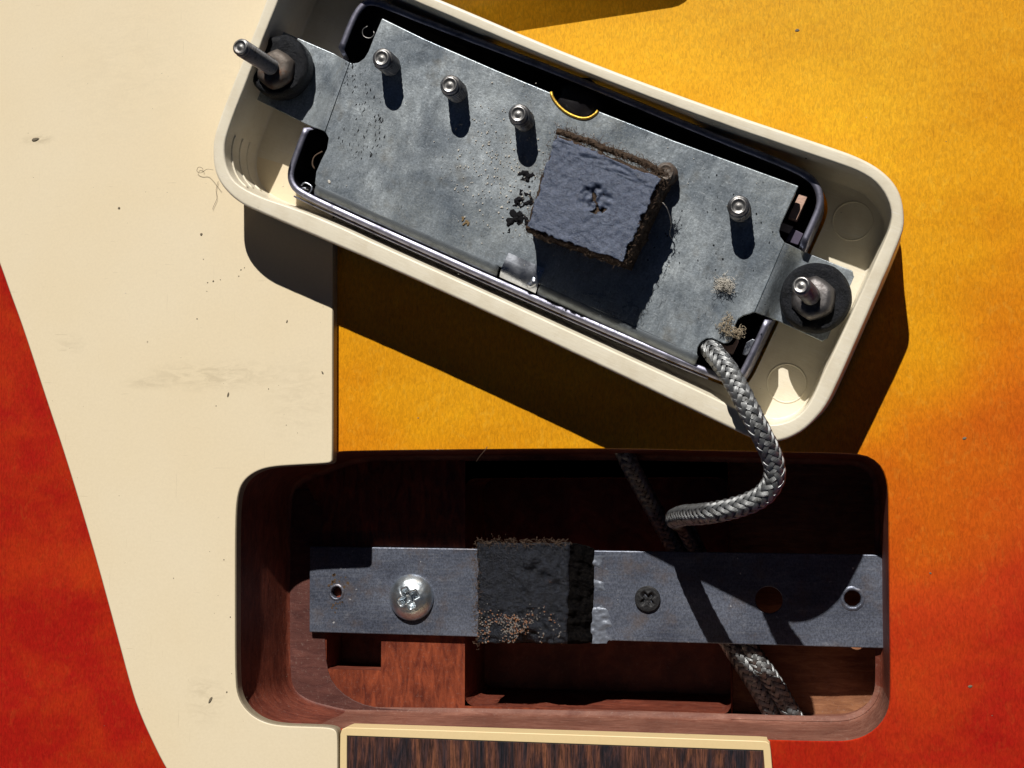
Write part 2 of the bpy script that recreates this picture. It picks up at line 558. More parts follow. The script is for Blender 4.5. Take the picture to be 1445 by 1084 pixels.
FOAM = mat_foam('matted foam', (.035, .024, .018), (.13, .09, .062), .95, 12, 1.0)
FILM = mat_foam('slate painted foam skin', (.045, .060, .100), (.115, .142, .215), .28, 18, .6, (.045, .05, .07), (.60, .70), .55)
BFOAM = mat_foam('dirty black foam', (.004, .0045, .007), (.020, .024, .036), .36, 16, 1.0, (.12, .06, .035), (.66, .72), .3)
FUZZ = mat_plain('brown lint fibre', (.115, .078, .056), .95, spec=.1)
DUSTF = mat_plain('pale lint fibre', (.66, .62, .55), .95)
WIRE = mat_metal('tinned braid wire', (.35, .36, .365), .36, .9, (.04, .036, .03), .9, 8, .15)
CORE = mat_plain('dark cable core', (.03, .028, .025), .8)
COPPER = mat_plain('bare bobbin plastic', (.62, .40, .31), .6, 0, .5)
SOLDER = mat_metal('solder', (.62, .66, .74), .2, 1, (.1, .1, .1), .3, 4, .2)
BRASS = mat_metal('gold worn edge', (.75, .48, .08), .35, .8, (.25, .12, .02), .6, 10, .5)
SPECK = mat_plain('dirt speck', (.17, .14, .095), .9)
PINK = mat_plain('lacquer bead', (.42, .10, .11), .35)

# ------------------------------------------------------------------ the guitar
guitar = empty('guitar')
tag(guitar, 'sunburst electric guitar lying face up with its neck pickup cavity open', 'guitar')

# cavity outline at the surface
cav = [at(*p) for p in [(1206, 639), (1228, 644), (1246, 659), (1254, 683), (1255, 715), (1256, 850), (1258, 985), (1254, 1006), (1243, 1024), (1226, 1038), (1205, 1046), (1180, 1048),
       (1090, 1046), (870, 1038), (640, 1032), (480, 1030), (420, 1028), (386, 1026), (358, 1015), (341, 995), (336, 968), (336, 850), (338, 710), (344, 684), (358, 664), (384, 653), (415, 649), (470, 638), (490, 635.5), (840, 632), (960, 634), (1100, 637)]]
cav = ccw(chaikin(cav, 2))
cc = Vector((.5, -2.85, 0))
ref = dense_rect(4.6, 1.95, .75, .12)
dirs = [p.normalized() for p in ref]
c0 = polar(cav, cc, dirs, 0)
big = [Vector((p.x, p.y, 0)) for p in dense_rect(17, 15, 5, 1.2)]
o0 = polar(big, cc, dirs, 0)
mids = [[a.lerp(b, t) for a, b in zip(c0, o0)] for t in (.03, .25, .6)]
drop = [Vector((a.x, a.y, -.02)) for a in offset_loop(c0, -.012)]
bodytop = loft('body_top', [drop, c0] + mids + [o0, [p + Vector((0, 0, -.3)) for p in offset_loop(o0, .25)], [Vector((p.x, p.y, -4.5)) for p in offset_loop(o0, .3)]], BODY, guitar, smooth=False)
tag(bodytop, 'glossy yellow to red sunburst maple top')

# cavity walls: leaning a little inwards, worn lip, then the floors
ZF = -1.32
def lean(p):  # how far the wall foot steps in: more at the left end
    t = max(0, min(1, (-2.9 - p.x) / 1.1))
    return -(.03 + .20 * t)
nl = len(c0)
w1 = [Vector((p.x, p.y, -.10)) for p in offset_loop(c0, -.02)]
lean_d = [lean(p) for p in c0]
foot = [Vector((p.x, p.y, ZF + .10)) for p in offset_loop(c0, lean_d)]
foot2 = [Vector((p.x, p.y, ZF + .02)) for p in offset_loop(c0, [d - .03 for d in lean_d])]
foot3 = [Vector((p.x, p.y, ZF)) for p in offset_loop(c0, [d - .10 for d in lean_d])]
midw = []
for t in (.2, .4, .6, .8):
    lay = [a.lerp(b, t) for a, b in zip(w1, foot)]
    midw.append([p + Vector((noise.noise(p * 1.3), noise.noise(p * 1.3 + Vector((5, 0, 0))), 0)) * .015 for p in lay])
wall = loft('cavity_wall', [drop, w1] + midw + [foot, foot2, foot3], WALLW, guitar)
tag(wall, 'dark red stained routed wall of the cavity')
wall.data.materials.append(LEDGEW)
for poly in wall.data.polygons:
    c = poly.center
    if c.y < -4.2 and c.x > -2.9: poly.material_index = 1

# floors: the shallow one (left), a pocket in the middle, a deep channel at the right
def floor_pt(px, py, z=ZF): return at(px, py, z)
xl = floor_pt(656, 940).x; xr = floor_pt(1031, 960).x
yb = floor_pt(800, 1001).y
xm0, xm1 = floor_pt(461, 920).x, floor_pt(538, 920).x
ym0, ym1 = floor_pt(500, 945).y, floor_pt(500, 862).y
def quad(name, x0, x1, y0, y1, z, mat, nx=1, ny=1, rough=0):
    v = []; f = []
    for j in range(ny + 1):
        for i in range(nx + 1):
            p = Vector((x0 + (x1 - x0) * i / nx, y0 + (y1 - y0) * j / ny, z))
            if rough: p.z += rough * noise.noise(p * 1.7)
            v.append(p)
    for j in range(ny):
        for i in range(nx):
            a = j * (nx + 1) + i
            f.append((a, a + 1, a + nx + 2, a + nx + 1))
    return v, f
def boxwell(name, x0, x1, y0, y1, z0, z1, mat, parent, slope=0, r=.12):
    top = [Vector((p.x, p.y, z0)) for p in rrect(x0, x1, y0, y1, r, 4)]
    n = len(top); bot = []
    for p in top:
        q = Vector((p.x, p.y, z1))
        if p.y < (y0 + y1) / 2: q.y += slope
        bot.append(q)
    return loft(name, [top, bot], mat, parent, cap1=True, smooth=False)
def shallow_floor():
    # cells of the floor left out where the pocket, the recess and the channel are
    xs = sorted({-4.4, -4.0, -3.7, xm0, xm1, xl, -2.0, -1.2, xr, xl - .01})
    ys = sorted({-5.1, yb, ym0, ym1, -4.2, -3.0, -2.0, -.7})
    v, f = [], []
    idx = {}
    def vid(x, y):
        if (x, y) not in idx:
            idx[(x, y)] = len(v); v.append((x, y, ZF + .004))
        return idx[(x, y)]
    for a, b in zip(xs[:-1], xs[1:]):
        for c, d in zip(ys[:-1], ys[1:]):
            mx, my = (a + b) / 2, (c + d) / 2
            if xl < mx < xr and my > yb: continue
            if xm0 < mx < xm1 and ym0 < my < ym1: continue
            f.append((vid(a, c), vid(b, c), vid(b, d), vid(a, d)))
    return v, f
v, f = shallow_floor()
# left of x = xr only
fl = mesh('cavity_floor', v, f, FLOORW, guitar)
tag(fl, 'red stained floor of the cavity')
well = boxwell('floor_recess', xm0 - .002, xm1 + .002, ym0 - .002, ym1 + .002, ZF + .004, ZF - .7, WALLW, guitar, r=.03)
pk_top = -1.3
pocket = boxwell('neck_pocket', xl - .002, xr + .002, yb - .002, pk_top, ZF + .003, ZF - 1.25, WALLW, guitar, slope=.10, r=.16)
tag(pocket, 'deep dark routed pocket under the steel bar')
ZC = -1.90
xe = 5.3
v = [(xr, -5.1, ZF + .004), (xr, -.7, ZF + .004), (xr, -.7, ZC), (xr, -5.1, ZC)]
f = [(0, 1, 2, 3)]
mesh('channel_side', v, f, FLOORW, guitar)
v, f = quad('f', xr, xe, -5.3, -.7, ZC, RAWW, 24, 20, .05)
ch = mesh('channel_floor', v, f, RAWW, guitar, True)
tag(ch, 'bare orange brown wood floor of the wiring channel')
# lower wall strip where the channel is deeper than the rest
low = [p for p in foot2]
v = []; f = []
n = len(foot2)
k0 = next(i for i in range(n) if foot2[i].x > xr - .05 and foot2[i - 1].x <= xr - .05)
k = k0
while foot2[k % n].x > xr - .05:
    p = foot2[k % n]
    v += [(p.x, p.y, ZF + .04), (p.x, p.y, ZC - .1)]
    if len(v) > 2: f.append((len(v) - 4, len(v) - 2, len(v) - 1, len(v) - 3))
    k += 1
mesh('channel_wall', v, f, LEDGEW, guitar, True)
# dark stained margin round the shallow floor: a thin step left by the router
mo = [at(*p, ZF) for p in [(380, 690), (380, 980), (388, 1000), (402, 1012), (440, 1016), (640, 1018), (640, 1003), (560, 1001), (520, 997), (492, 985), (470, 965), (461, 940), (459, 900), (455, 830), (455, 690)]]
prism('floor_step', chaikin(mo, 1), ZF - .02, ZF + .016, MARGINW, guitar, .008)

# cross-grain lip chips on the wall
# ---- pickguard
gp = [(-330, -700), (-230, -160), (-150, 0), (-60, 215), (1.7, 380), (13, 413), (31.6, 463), (63, 560), (91.6, 645.5), (129, 769), (161.6, 888), (186, 979.5), (198, 1012), (210, 1039), (232, 1084), (262, 1130), (330, 1210), (477, 1290),
      (477.5, 1084), (477.5, 1040), (475.5, 1030), (466, 1025.5), (438.5, 1024.2), (394, 1023), (369, 1017), (350, 1004), (337, 985), (333, 960), (332.8, 840), (333, 731), (336, 697), (344, 679), (361, 666), (383, 659.5), (424, 657), (462, 655), (468, 653), (470, 647), (470, 447), (472, 200), (474, 0), (476, -700)]
GZ = .20
gpoly = chaikin([at(x, y, GZ) for x, y in gp], 2)
def subdivide_sharp(p):
    return p
guard = prism('pickguard', gpoly, .004, GZ, GUARD, guitar, .035, 3)
tag(guard, 'pale cream pickguard with smudges and specks')
guard.data.materials.append(GUARD_EDGE)
for poly in guard.data.polygons:
    if abs(poly.normal.z) < .5: poly.material_index = 1
# lacquer bead on the lower left corner of the cavity
tube('lacquer_edge', [at(341, 975, .0), at(346, 993, .0), at(362, 1011, .0), at(388, 1021, .0), at(430, 1023, .0)], .022, PINK, guitar)

# dirt on the guard: a handful of raised specks, too small to tell apart singly
sv, sf = [], []
def speck(px, py, r, z=GZ, el=1.0, an=0.0, h=.25):
    c = at(px, py, z); s = len(sv); n = 9
    for ring, (q, hh) in enumerate(((1, .0), (.6, h))):
        for i in range(n):
            a = 2 * math.pi * i / n
            rr = r * .72 * q * (1 + .45 * noise.noise(Vector((px, i * 1.7, ring))))
            x, y = rr * el * math.cos(a), rr * math.sin(a)
            sv.append((c.x + x * math.cos(an) - y * math.sin(an), c.y + x * math.sin(an) + y * math.cos(an), c.z + .001 + r * hh))
    for i in range(n):
        j = (i + 1) % n
        sf.append((s + i, s + j, s + n + j, s + n + i))
    sf.append(tuple(range(s + n, s + 2 * n)))
for a in [(50, 197, .045, GZ, 2.2, .15), (168, 294, .028), (284, 331, .032), (287, 366, .012), (301, 397, .020), (293, 399, .014), (311, 395, .012), (340, 381, .016), (337, 390, .014), (345, 378, .012), (278, 450, .016),
          (405, 454, .018, GZ, 2, 1.2), (455, 526, .018, GZ, 2.2, 2), (322, 557, .022, GZ, 2.4, 1.3), (316, 790, .013), (325, 871, .014), (297, 988, .03, GZ, 2.5, 1.1), (320, 977, .018), (305, 573, .012), (379, 549, .012), (404, 600, .010), (245, 816, .010), (292, 411, .010)]:
    speck(*a)
for _ in range(60):
    speck(random.uniform(20, 460), random.uniform(10, 1060), random.uniform(.004, .008))
o = mesh('dirt_specks', sv, sf, SPECK, guitar); o['kind'] = 'stuff'
sv, sf = [], []
for a in [(1361, 619, .025, 0, 1.6, .3), (1313, 809, .02, 0), (1369, 969, .025, 0, 1.8, .2), (590, 590, .014, 0), (1125, 43, .03, 0, 1.5, 0), (1400, 1010, .01, 0), (1335, 200, .01, 0)]:
    speck(*a)
o = mesh('lacquer_chips', sv, sf, SPECK, guitar); o['kind'] = 'stuff'

# ---- fingerboard end
FZ = .17
fo = [(478.6, 1360), (479.5, 1060), (480, 1036), (482.5, 1029), (489, 1026.6), (608.5, 1030.3), (870, 1038.8), (1070, 1045.6), (1081, 1046.4), (1086, 1049.5), (1087.5, 1058), (1091, 1100), (1100, 1360)]
fi = [(489.4, 1360), (489.4, 1060), (489.6, 1038.6), (608.5, 1042.8), (870, 1052.4), (1077, 1059.4), (1080, 1100), (1088, 1360)]
fb = prism('fingerboard', [at(x, y, FZ - .012) for x, y in fi], -.2, FZ - .012, ROSE, guitar, .01)
tag(fb, 'streaky dark rosewood fingerboard end')
bo = [at(x, y, FZ) for x, y in fo]; bi = [at(x, y, FZ) for x, y in fi]
bind = prism('binding', bo + list(reversed(bi)), -.18, FZ, BINDING, fb, .012)

# ---- steel mounting bar in the cavity
BZ = -1.20
bar = empty('mounting_bar'); bar.parent = guitar
bpts = [at(437, 771, BZ), at(1246, 783, BZ), at(1249, 915, BZ), at(436.5, 892, BZ)]
barm = prism('bar_plate', bpts, BZ - .12, BZ, BAR, bar, .012)
def dish(name, c, r, hfun, mat, parent, nr=16, na=40, skirt=.05):
    v = [Vector((c.x, c.y, c.z + hfun(0, 0)))]; f = []
    for k in range(1, nr + 1):
        for i in range(na):
            a = 2 * math.pi * i / na; q = r * k / nr
            x, y = q * math.cos(a), q * math.sin(a)
            v.append(Vector((c.x + x, c.y + y, c.z + hfun(x, y))))
    for i in range(na): f.append((0, 1 + i, 1 + (i + 1) % na))
    for k in range(nr - 1):
        for i in range(na):
            j = (i + 1) % na
            f.append((1 + k * na + i, 1 + (k + 1) * na + i, 1 + (k + 1) * na + j, 1 + k * na + j))
    s = len(v)
    for i in range(na):
        p = v[1 + (nr - 1) * na + i]; v.append(Vector((p.x, p.y, c.z - skirt)))
    for i in range(na):
        j = (i + 1) % na
        f.append((1 + (nr - 1) * na + i, s + i, s + j, 1 + (nr - 1) * na + j))
    return mesh(name, v, f, mat, parent, True)
def cross_depth(x, y, L, wd, dep, ang):
    c, s = math.cos(ang), math.sin(ang)
    u, w_ = x * c + y * s, -x * s + y * c
    d = 0
    for p, q in ((u, w_), (w_, u)):
        if abs(p) < L and abs(q) < wd:
            d = max(d, dep * min(1, (L - abs(p)) / (L * .45)) * min(1, (wd - abs(q)) / (wd * .35)))
    return d
pc = at(581, 843, BZ)
def pan(x, y):
    r = math.hypot(x, y) / .345
    return .17 * max(0, 1 - r ** 2.6) ** .8 + .035 - cross_depth(x, y, .17, .058, .13, R(28)) + (.006 * noise.noise(Vector((x * 20, y * 20, 0))))
sc = dish('pan_head_screw', pc, .345, pan, BRIGHT, bar, 26, 64)
tag(sc, 'bright domed cross-head screw near the left end')
pd = at(914, 845, BZ)
def flat(x, y):
    r = math.hypot(x, y) / .185
    return .055 - .02 * r - cross_depth(x, y, .13, .042, .048, R(40)) + .006 * noise.noise(Vector((x * 30, y * 30, 3)))
BLKSCR = mat_metal('blackened screw', (.006, .006, .008), .5, .0, (.02, .02, .02), .5, 9, .4)
tag(dish('flat_head_screw', pd, .185, flat, BLKSCR, bar, 20, 48), 'black flat cross-head screw right of the foam')
def cut(o, places, depth=.5):
    '''drill real holes through a part'''
    dg = []
    for c, r in places:
        n = 28
        v = [(c.x + r * math.cos(2 * math.pi * i / n), c.y + r * math.sin(2 * math.pi * i / n), c.z + z) for z in (-depth, depth) for i in range(n)]
        f = [tuple(reversed(range(n))), tuple(range(n, 2 * n))] + [(i, (i + 1) % n, n + (i + 1) % n, n + i) for i in range(n)]
        k = mesh('drill', v, f)
        m = o.modifiers.new('drill', 'BOOLEAN'); m.operation = 'DIFFERENCE'; m.object = k; m.solver = 'EXACT'
        dg.append(k)
    for m in [m for m in o.modifiers if m.type != 'BOOLEAN']: o.modifiers.remove(m)
    bpy.context.view_layer.update()
    ev = o.evaluated_get(bpy.context.evaluated_depsgraph_get())
    me = bpy.data.meshes.new_from_object(ev)
    o.modifiers.clear(); o.data = me
    for k in dg: bpy.data.objects.remove(k)
    m = o.modifiers.new('bevel', 'BEVEL'); m.width = .012; m.segments = 2; m.limit_method = 'ANGLE'; m.angle_limit = R(35)
    me.polygons.foreach_set('use_smooth', [False] * len(me.polygons))
holes = [(at(475, 836, BZ), .085), (at(1203, 845, BZ), .115), (at(1085, 847, BZ), .19)]
cut(barm, holes)
def rim(c, r, seed):
    n = 30; v = []; f = []
    for rr, h in ((r * 1.5, .001), (r * 1.3, .016), (r * 1.08, .016), (r * 1.0, -.004), (r * .96, -.09)):
        for i in range(n):
            q = rr * (1 + .07 * noise.noise(Vector((i * .6, rr * 9, seed))))
            a = 2 * math.pi * i / n
            v.append((c.x + q * math.cos(a), c.y + q * math.sin(a), c.z + h * (1 + .6 * noise.noise(Vector((i * .9, seed, 1))))))
    for k in range(4):
        for i in range(n):
            j = (i + 1) % n
            f.append((k * n + i, k * n + j, (k + 1) * n + j, (k + 1) * n + i))
    mesh('threaded_hole', v, f, BAR, bar, True)
rim(*holes[0], 1); rim(*holes[1], 5)
v, f = [], []
RUSTD = mat_plain('rusty grime', (.10, .065, .04), .9, spec=.1)
for i in range(46):
    c = holes[0][0] + Vector((random.gauss(0, .07), random.gauss(0, .13), .002)); r = random.uniform(.008, .03); s_ = len(v)
    for j in range(7):
        a = 2 * math.pi * j / 7; q = r * random.uniform(.5, 1.2); v.append((c.x + q * math.cos(a), c.y + q * math.sin(a), c.z))
    if math.hypot(c.x - holes[0][0].x, c.y - holes[0][0].y) > .115 + r: f.append(tuple(range(s_, s_ + 7)))
o = mesh('hole_grime', v, f, RUSTD, bar); o['kind'] = 'stuff'
def crust(name, fun, n, m, thr, fade, hgt, fr, mat, parent, seed=0.0, two=None):
    '''broken skin: a noisy sheet with only the patches where the noise passes a threshold'''
    v = []; f = []; used = {}
    val = {}
    for j in range(m + 1):
        for i in range(n + 1):
            u, w_ = i / n, j / m
            p = fun(u, w_)
            q = noise.noise(p * fr + Vector((seed, 0, 0))) + .5 * noise.noise(p * fr * 2.3 + Vector((0, seed, 0))) + .25 * noise.noise(p * fr * 5)
            val[(i, j)] = (p, q + fade(u, w_))
    def vid(i, j):
        if (i, j) not in used:
            p, q = val[(i, j)]
            used[(i, j)] = len(v)
            v.append(p + Vector((0, 0, .002 + max(0, min(hgt, (q - thr) * hgt * 2.5)) * (1 + .6 * noise.noise(p * fr * 6)))))
        return used[(i, j)]
    for j in range(m):
        for i in range(n):
            if sum(val[(i + a, j + b)][1] for a in (0, 1) for b in (0, 1)) / 4 > thr:
                f.append((vid(i, j), vid(i + 1, j), vid(i + 1, j + 1), vid(i, j + 1)))
    o = mesh(name, v, f, mat, parent, True); o['kind'] = 'stuff'
    return o
GLUE = mat_plain('dried glue', (.17, .19, .235), .42, .25, .6, 14)
crust('glue_smear', lambda u, w_: at(834 + 50 * u, 784 + 124 * w_, BZ), 60, 130, .12, lambda u, w_: .42 - 1.1 * u ** 1.2 + .25 * (w_ > .6) * (1 - u), .02, 3.0, GLUE, bar, 3)

# foam block on the bar
def block(name, corners_top, corners_base, mat, parent, n=34, nz=10, amp=.03, top_fun=None, fr=4.0):
    """soft block between two quads (each tl, tr, br, bl), all faces gridded and roughened"""
    v = []; f = []
    def bil(q, u, w_): return (q[0].lerp(q[1], u)).lerp(q[3].lerp(q[2], u), w_)
    def ro(p, k=1):
        return p + Vector((noise.noise(p * fr), noise.noise(p * fr + Vector((9, 0, 0))), noise.noise(p * fr + Vector((0, 9, 0))))) * amp * k + \
            Vector((noise.noise(p * fr * 4), noise.noise(p * fr * 4 + Vector((9, 0, 0))), noise.noise(p * fr * 4 + Vector((0, 9, 0))))) * amp * .5 * k
    for j in range(n + 1):
        for i in range(n + 1):
            u, w_ = i / n, j / n
            p = ro(bil(corners_top, u, w_))
            e = min(u, 1 - u, w_, 1 - w_) * n
            if e < 1.5: p.z -= .02 * (1.5 - e)
            if top_fun: p.z += top_fun(u, w_, p)
            v.append(p)
    for j in range(n):
        for i in range(n):
            a = j * (n + 1) + i
            f.append((a, a + n + 1, a + n + 2, a + 1))
    per = [(i, 0) for i in range(n)] + [(n, j) for j in range(n)] + [(n - i, n) for i in range(n)] + [(0, n - j) for j in range(n)]
    ids = [j * (n + 1) + i for i, j in per]
    prev = ids
    for k in range(1, nz + 1):
        t = k / nz; cur = []
        for (i, j), i0 in zip(per, ids):
            b = bil(corners_base, i / n, j / n)
            p = v[i0].lerp(ro(b, 1 if k < nz else 0), t) if k < nz else b
            if k < nz: p = ro(p, 1.2)
            cur.append(len(v)); v.append(p)
        m = len(per)
        for q in range(m):
            r_ = (q + 1) % m
            f.append((prev[q], prev[r_], cur[r_], cur[q]))
        prev = cur
    return mesh(name, v, f, mat, parent, True)
FT = BZ + .55
ft = [at(673, 766, FT), at(804, 766, FT - .02), at(800, 909, FT - .02), at(673, 908, FT)]
fbse = [Vector((q.x, q.y, BZ)) for q in (ft[0], at(839, 775, BZ), at(837, 907, BZ), ft[3])]
def bt(u, w_, p):
    d = math.hypot(u - .55, (w_ - 1.0) * 1.1)
    h = -.16 * max(0, 1 - d / .17)
    if .5 < u < .9 and w_ < .5: h += .05 * noise.noise(p * 7)
    if w_ > .62: h += .03 * noise.noise(p * 12)
    return h
pad = block('foam_pad', ft, fbse, BFOAM, bar, 96, 14, .020, bt, 6.5)
pad.data.materials.append(mat_foam('dark side foam', (.003, .003, .004), (.016, .014, .013), .98, 16, 1.0, None, spec=.02))  # side faces coloured darker and more matt than the top
for i, poly in enumerate(pad.data.polygons):
    if i >= 96 * 96: poly.material_index = 1
tag(pad, 'black foam block with dirty orange brown grit')
def fibres(name, pts, n, L, r, mat, parent, spread=.5, up_=.4, curl=.5, n_seg=5):
    v, f = [], []
    for i in range(n):
        p = Vector(random.choice(pts)) + Vector((random.gauss(0, .03), random.gauss(0, .03), random.gauss(0, .02)))
        d = Vector((random.gauss(0, spread), random.gauss(0, spread), random.gauss(up_, spread))).normalized()
        l = random.uniform(.3, 1) * L; path = [p]
        for k in range(n_seg):
            d = (d + Vector((random.gauss(0, curl), random.gauss(0, curl), random.gauss(-.05, curl * .8)))).normalized()
            p = p + d * l / n_seg; path.append(p)
        tube_data(path, r, 3, v, f)
    o = mesh(name, v, f, mat, parent, True); o['kind'] = 'stuff'
    return o
def edge_pts(q, k=40, closed=True):
    out = []
    m = len(q)
    for i in range(m if closed else m - 1):
        a, b = q[i], q[(i + 1) % m]
        out += [a.lerp(b, t / k) for t in range(k)]
    return out
fibres('foam_fuzz', edge_pts([ft[3], ft[0], ft[1]], 60, False), 420, .11, .003, FUZZ, bar)
gr = []
for _ in range(900):
    u = random.gauss(.42, .26); w_ = random.gauss(.84, .10)
    if 0 < u < 1 and .6 < w_ < 1 and noise.noise(Vector((u * 7, w_ * 7, 2))) > -.12:
        gr.append((ft[0].lerp(ft[1], u)).lerp(ft[3].lerp(ft[2], u), w_))
v, f = [], []
for c in gr:
    s = len(v); r = random.uniform(.005, .016)
    for dx, dy, dz in ((1, 0, 0), (0, 1, 0), (-1, 0, 0), (0, -1, 0), (0, 0, 1), (0, 0, -1)):
        v.append((c.x + dx * r * random.uniform(.6, 1.3), c.y + dy * r * random.uniform(.6, 1.3), c.z + .012 + dz * r))
    for a, b in ((0, 1), (1, 2), (2, 3), (3, 0)):
        f += [(s + a, s + b, s + 4), (s + b, s + a, s + 5)]
GRIT = mat_plain('orange brown grit', (.30, .14, .075), .8, 0, .3, 6)
GRIT2 = mat_plain('grey grit', (.22, .20, .185), .6, 0, .3, 6)
o = mesh('grit', v, f, GRIT, bar); o['kind'] = 'stuff'
o.data.materials.append(GRIT2)
for i, poly in enumerate(o.data.polygons):
    if (i // 8) % 3: poly.material_index = 1

# ------------------------------------------------------------------ the pickup in its ring, face down
pk = empty('pickup')
pk.matrix_world = MP
tag(pk, 'guitar pickup screwed into a cream plastic ring, lying face down above the cavity', 'pickup')
rimO = [(375.4, 0), (354, 55.4), (323.6, 130), (311, 163), (302, 189.5), (299.5, 213), (301, 234), (307, 253), (319, 270), (338, 286.5), (365.7, 299.5), (480, 348.4), (520, 365.3), (680, 437.2), (880, 532), (1051, 614.5), (1070, 621.5), (1085, 624), (1100, 623), (1117, 617.5), (1137, 606), (1158, 584), (1172, 562), (1188.4, 526), (1208.9, 480),
        (1273.3, 332), (1276, 315), (1275.5, 297.7), (1271, 274), (1258, 252.5), (1233, 232.3), (1202.6, 218), (1178, 209.5), (1150, 200), (1000, 150), (800, 76), (623.5, 0), (470, -62), (440, -72), (413, -70), (396, -52)]
rimI = [(392, 0), (341.6, 130), (325.7, 171.5), (316.5, 199), (315.5, 218), (320, 240), (331, 257), (349, 269), (371, 279), (425, 297), (480, 320), (520, 339), (680, 410.6), (880, 502), (1018.4, 566), (1060, 588), (1076, 597), (1092, 600), (1116.4, 594), (1133, 582), (1147, 562), (1163.5, 521.8), (1184.7, 480), (1251.8, 332), (1257, 318), (1259, 297.7), (1250, 274), (1234, 254.5), (1209.5, 240.5), (1178, 229.5), (1150, 220),
        (1000, 169), (800, 93), (600, 8.3), (480, -44), (448, -56), (425, -53), (410, -38)]
cov = [(512, 0), (501, 11), (491.6, 27.7), (473.6, 74.7), (427.7, 177.7), (408, 230), (404.5, 245), (406, 258), (413, 270), (427.7, 279.5), (480, 304.5), (680, 394), (880, 482), (1018, 539), (1032, 543), (1042, 541), (1052, 531.5), (1072, 490), (1139, 345), (1161, 297), (1163.5, 280), (1159, 262), (1147, 246), (1117.6, 230), (1000, 184), (800, 100), (600, 25), (548, 4), (534, -1), (522, -3)]
RT_ = dense_rect(4.85, 1.95, .6, .10)
pdirs = [p.normalized() for p in RT_]
def ploop(px, lz, n=2): return ccw(chaikin([lp(x, y, lz) for x, y in px], n))
LO, LI, LC = ploop(rimO, 0), ploop(rimI, 0), ploop(cov, -.27)
pcn = Vector((sum(p.x for p in LO) / len(LO), sum(p.y for p in LO) / len(LO), 0))
mn = [Vector((min(p.x for p in LO), min(p.y for p in LO))), Vector((max(p.x for p in LO), max(p.y for p in LO)))]
pcn = Vector(((mn[0].x + mn[1].x) / 2, (mn[0].y + mn[1].y) / 2, 0))
A = polar(LO, pcn, pdirs, 0); Bq = polar(LI, pcn, pdirs, 0)
def Z(l, z): return [Vector((p.x, p.y, z)) for p in l]
# the end wall at the right stands out towards the face, the others lean in
flare = []
for p in A:
    t = max(0, min(1, (p.x - 3.9) / .9)); t = t * t * (3 - 2 * t)
    flare.append(-.05 + .27 * t)
AB = offset_loop(A, flare)
C1 = polar(LC, pcn, pdirs, 0)
hole1 = offset_loop(C1, .045)
BF = offset_loop(Bq, -.05)
nl = len(A)
def edge_noise(loop, k=.006):
    return [p + Vector((noise.noise(p * 5), noise.noise(p * 5 + Vector((7, 0, 0))), noise.noise(p * 8) * .6)) * k for p in loop]
def keep_out(loop, inner, gap):   # ring floor must stay outside the hole
    out = []
    for p, q in zip(loop, inner):
        if (p - pcn).length < (q - pcn).length + gap: p = q + (q - pcn).normalized() * gap
        out.append(p)
    return out
BF = keep_out(BF, hole1, .03)
RB = -1.06; RF = -.93
loops = [Z(AB, RB), Z(offset_loop(AB, .02), RB + .03), Z([a.lerp(b, .5) for a, b in zip(AB, A)], RB / 2), Z(A, -.03), edge_noise(Z(offset_loop(A, -.012), -.008)), Z(offset_loop(A, -.04), 0),
         Z(offset_loop(Bq, .025), 0), edge_noise(Z(offset_loop(Bq, .004), -.01)), Z(Bq, -.035), Z([a.lerp(b, .5) for a, b in zip(Bq, BF)], RF / 2), Z(offset_loop(BF, -.0), RF + .05), Z(keep_out(offset_loop(BF, -.035), hole1, .015), RF), Z(hole1, RF), Z(hole1, RB)]
ring = loft('mounting_ring', loops, RING, pk, closed=True)
tag(ring, 'aged cream plastic ring')
ring.data.update()
m_ = ring.modifiers.new('normals', 'WEIGHTED_NORMAL')
# ejector marks and mould lines on the ring floor
def ringmark(px, py, rx, name='mould_mark'):
    c = lp(px, py, RF); n = 40; v = []; f = []
    for rr, h in ((rx - .02, .004), (rx - .008, .014), (rx + .004, .004)):
        for i in range(n):
            a = 2 * math.pi * i / n
            v.append((c.x + rr * math.cos(a), c.y + rr * math.sin(a), c.z + h))
    for k in range(2):
        for i in range(n):
            j = (i + 1) % n
            f.append((k * n + i, k * n + j, (k + 1) * n + j, (k + 1) * n + i))
    return mesh(name, v, f, RING, ring, True)
ringmark(1203, 312, .265); ringmark(1110, 541, .265)
# moulded ribs in the lower left corner, standing off the inner wall
mx, my = min(p.x for p in Bq), min(p.y for p in Bq)
for t, k0_, k1_ in ((.22, .02, .55), (.46, .04, .62), (.70, .06, .70)):
    lay = [a_.lerp(b_, t) for a_, b_ in zip(Bq, BF)]
    sel = [i for i, p in enumerate(lay) if p.x < mx + .62 and p.y < my + .85 and not (p.x > mx + k1_)]
    sel.sort()
    if sel and sel[-1] - sel[0] > len(lay) // 2: sel = [i for i in sel if i > len(lay) // 2] + [i for i in sel if i <= len(lay) // 2]
    pts = [Vector((lay[i].x, lay[i].y, -.93 * t - .02)) for i in sel]
    tube('moulded_rib', pts, .020, RING, ring, 6)

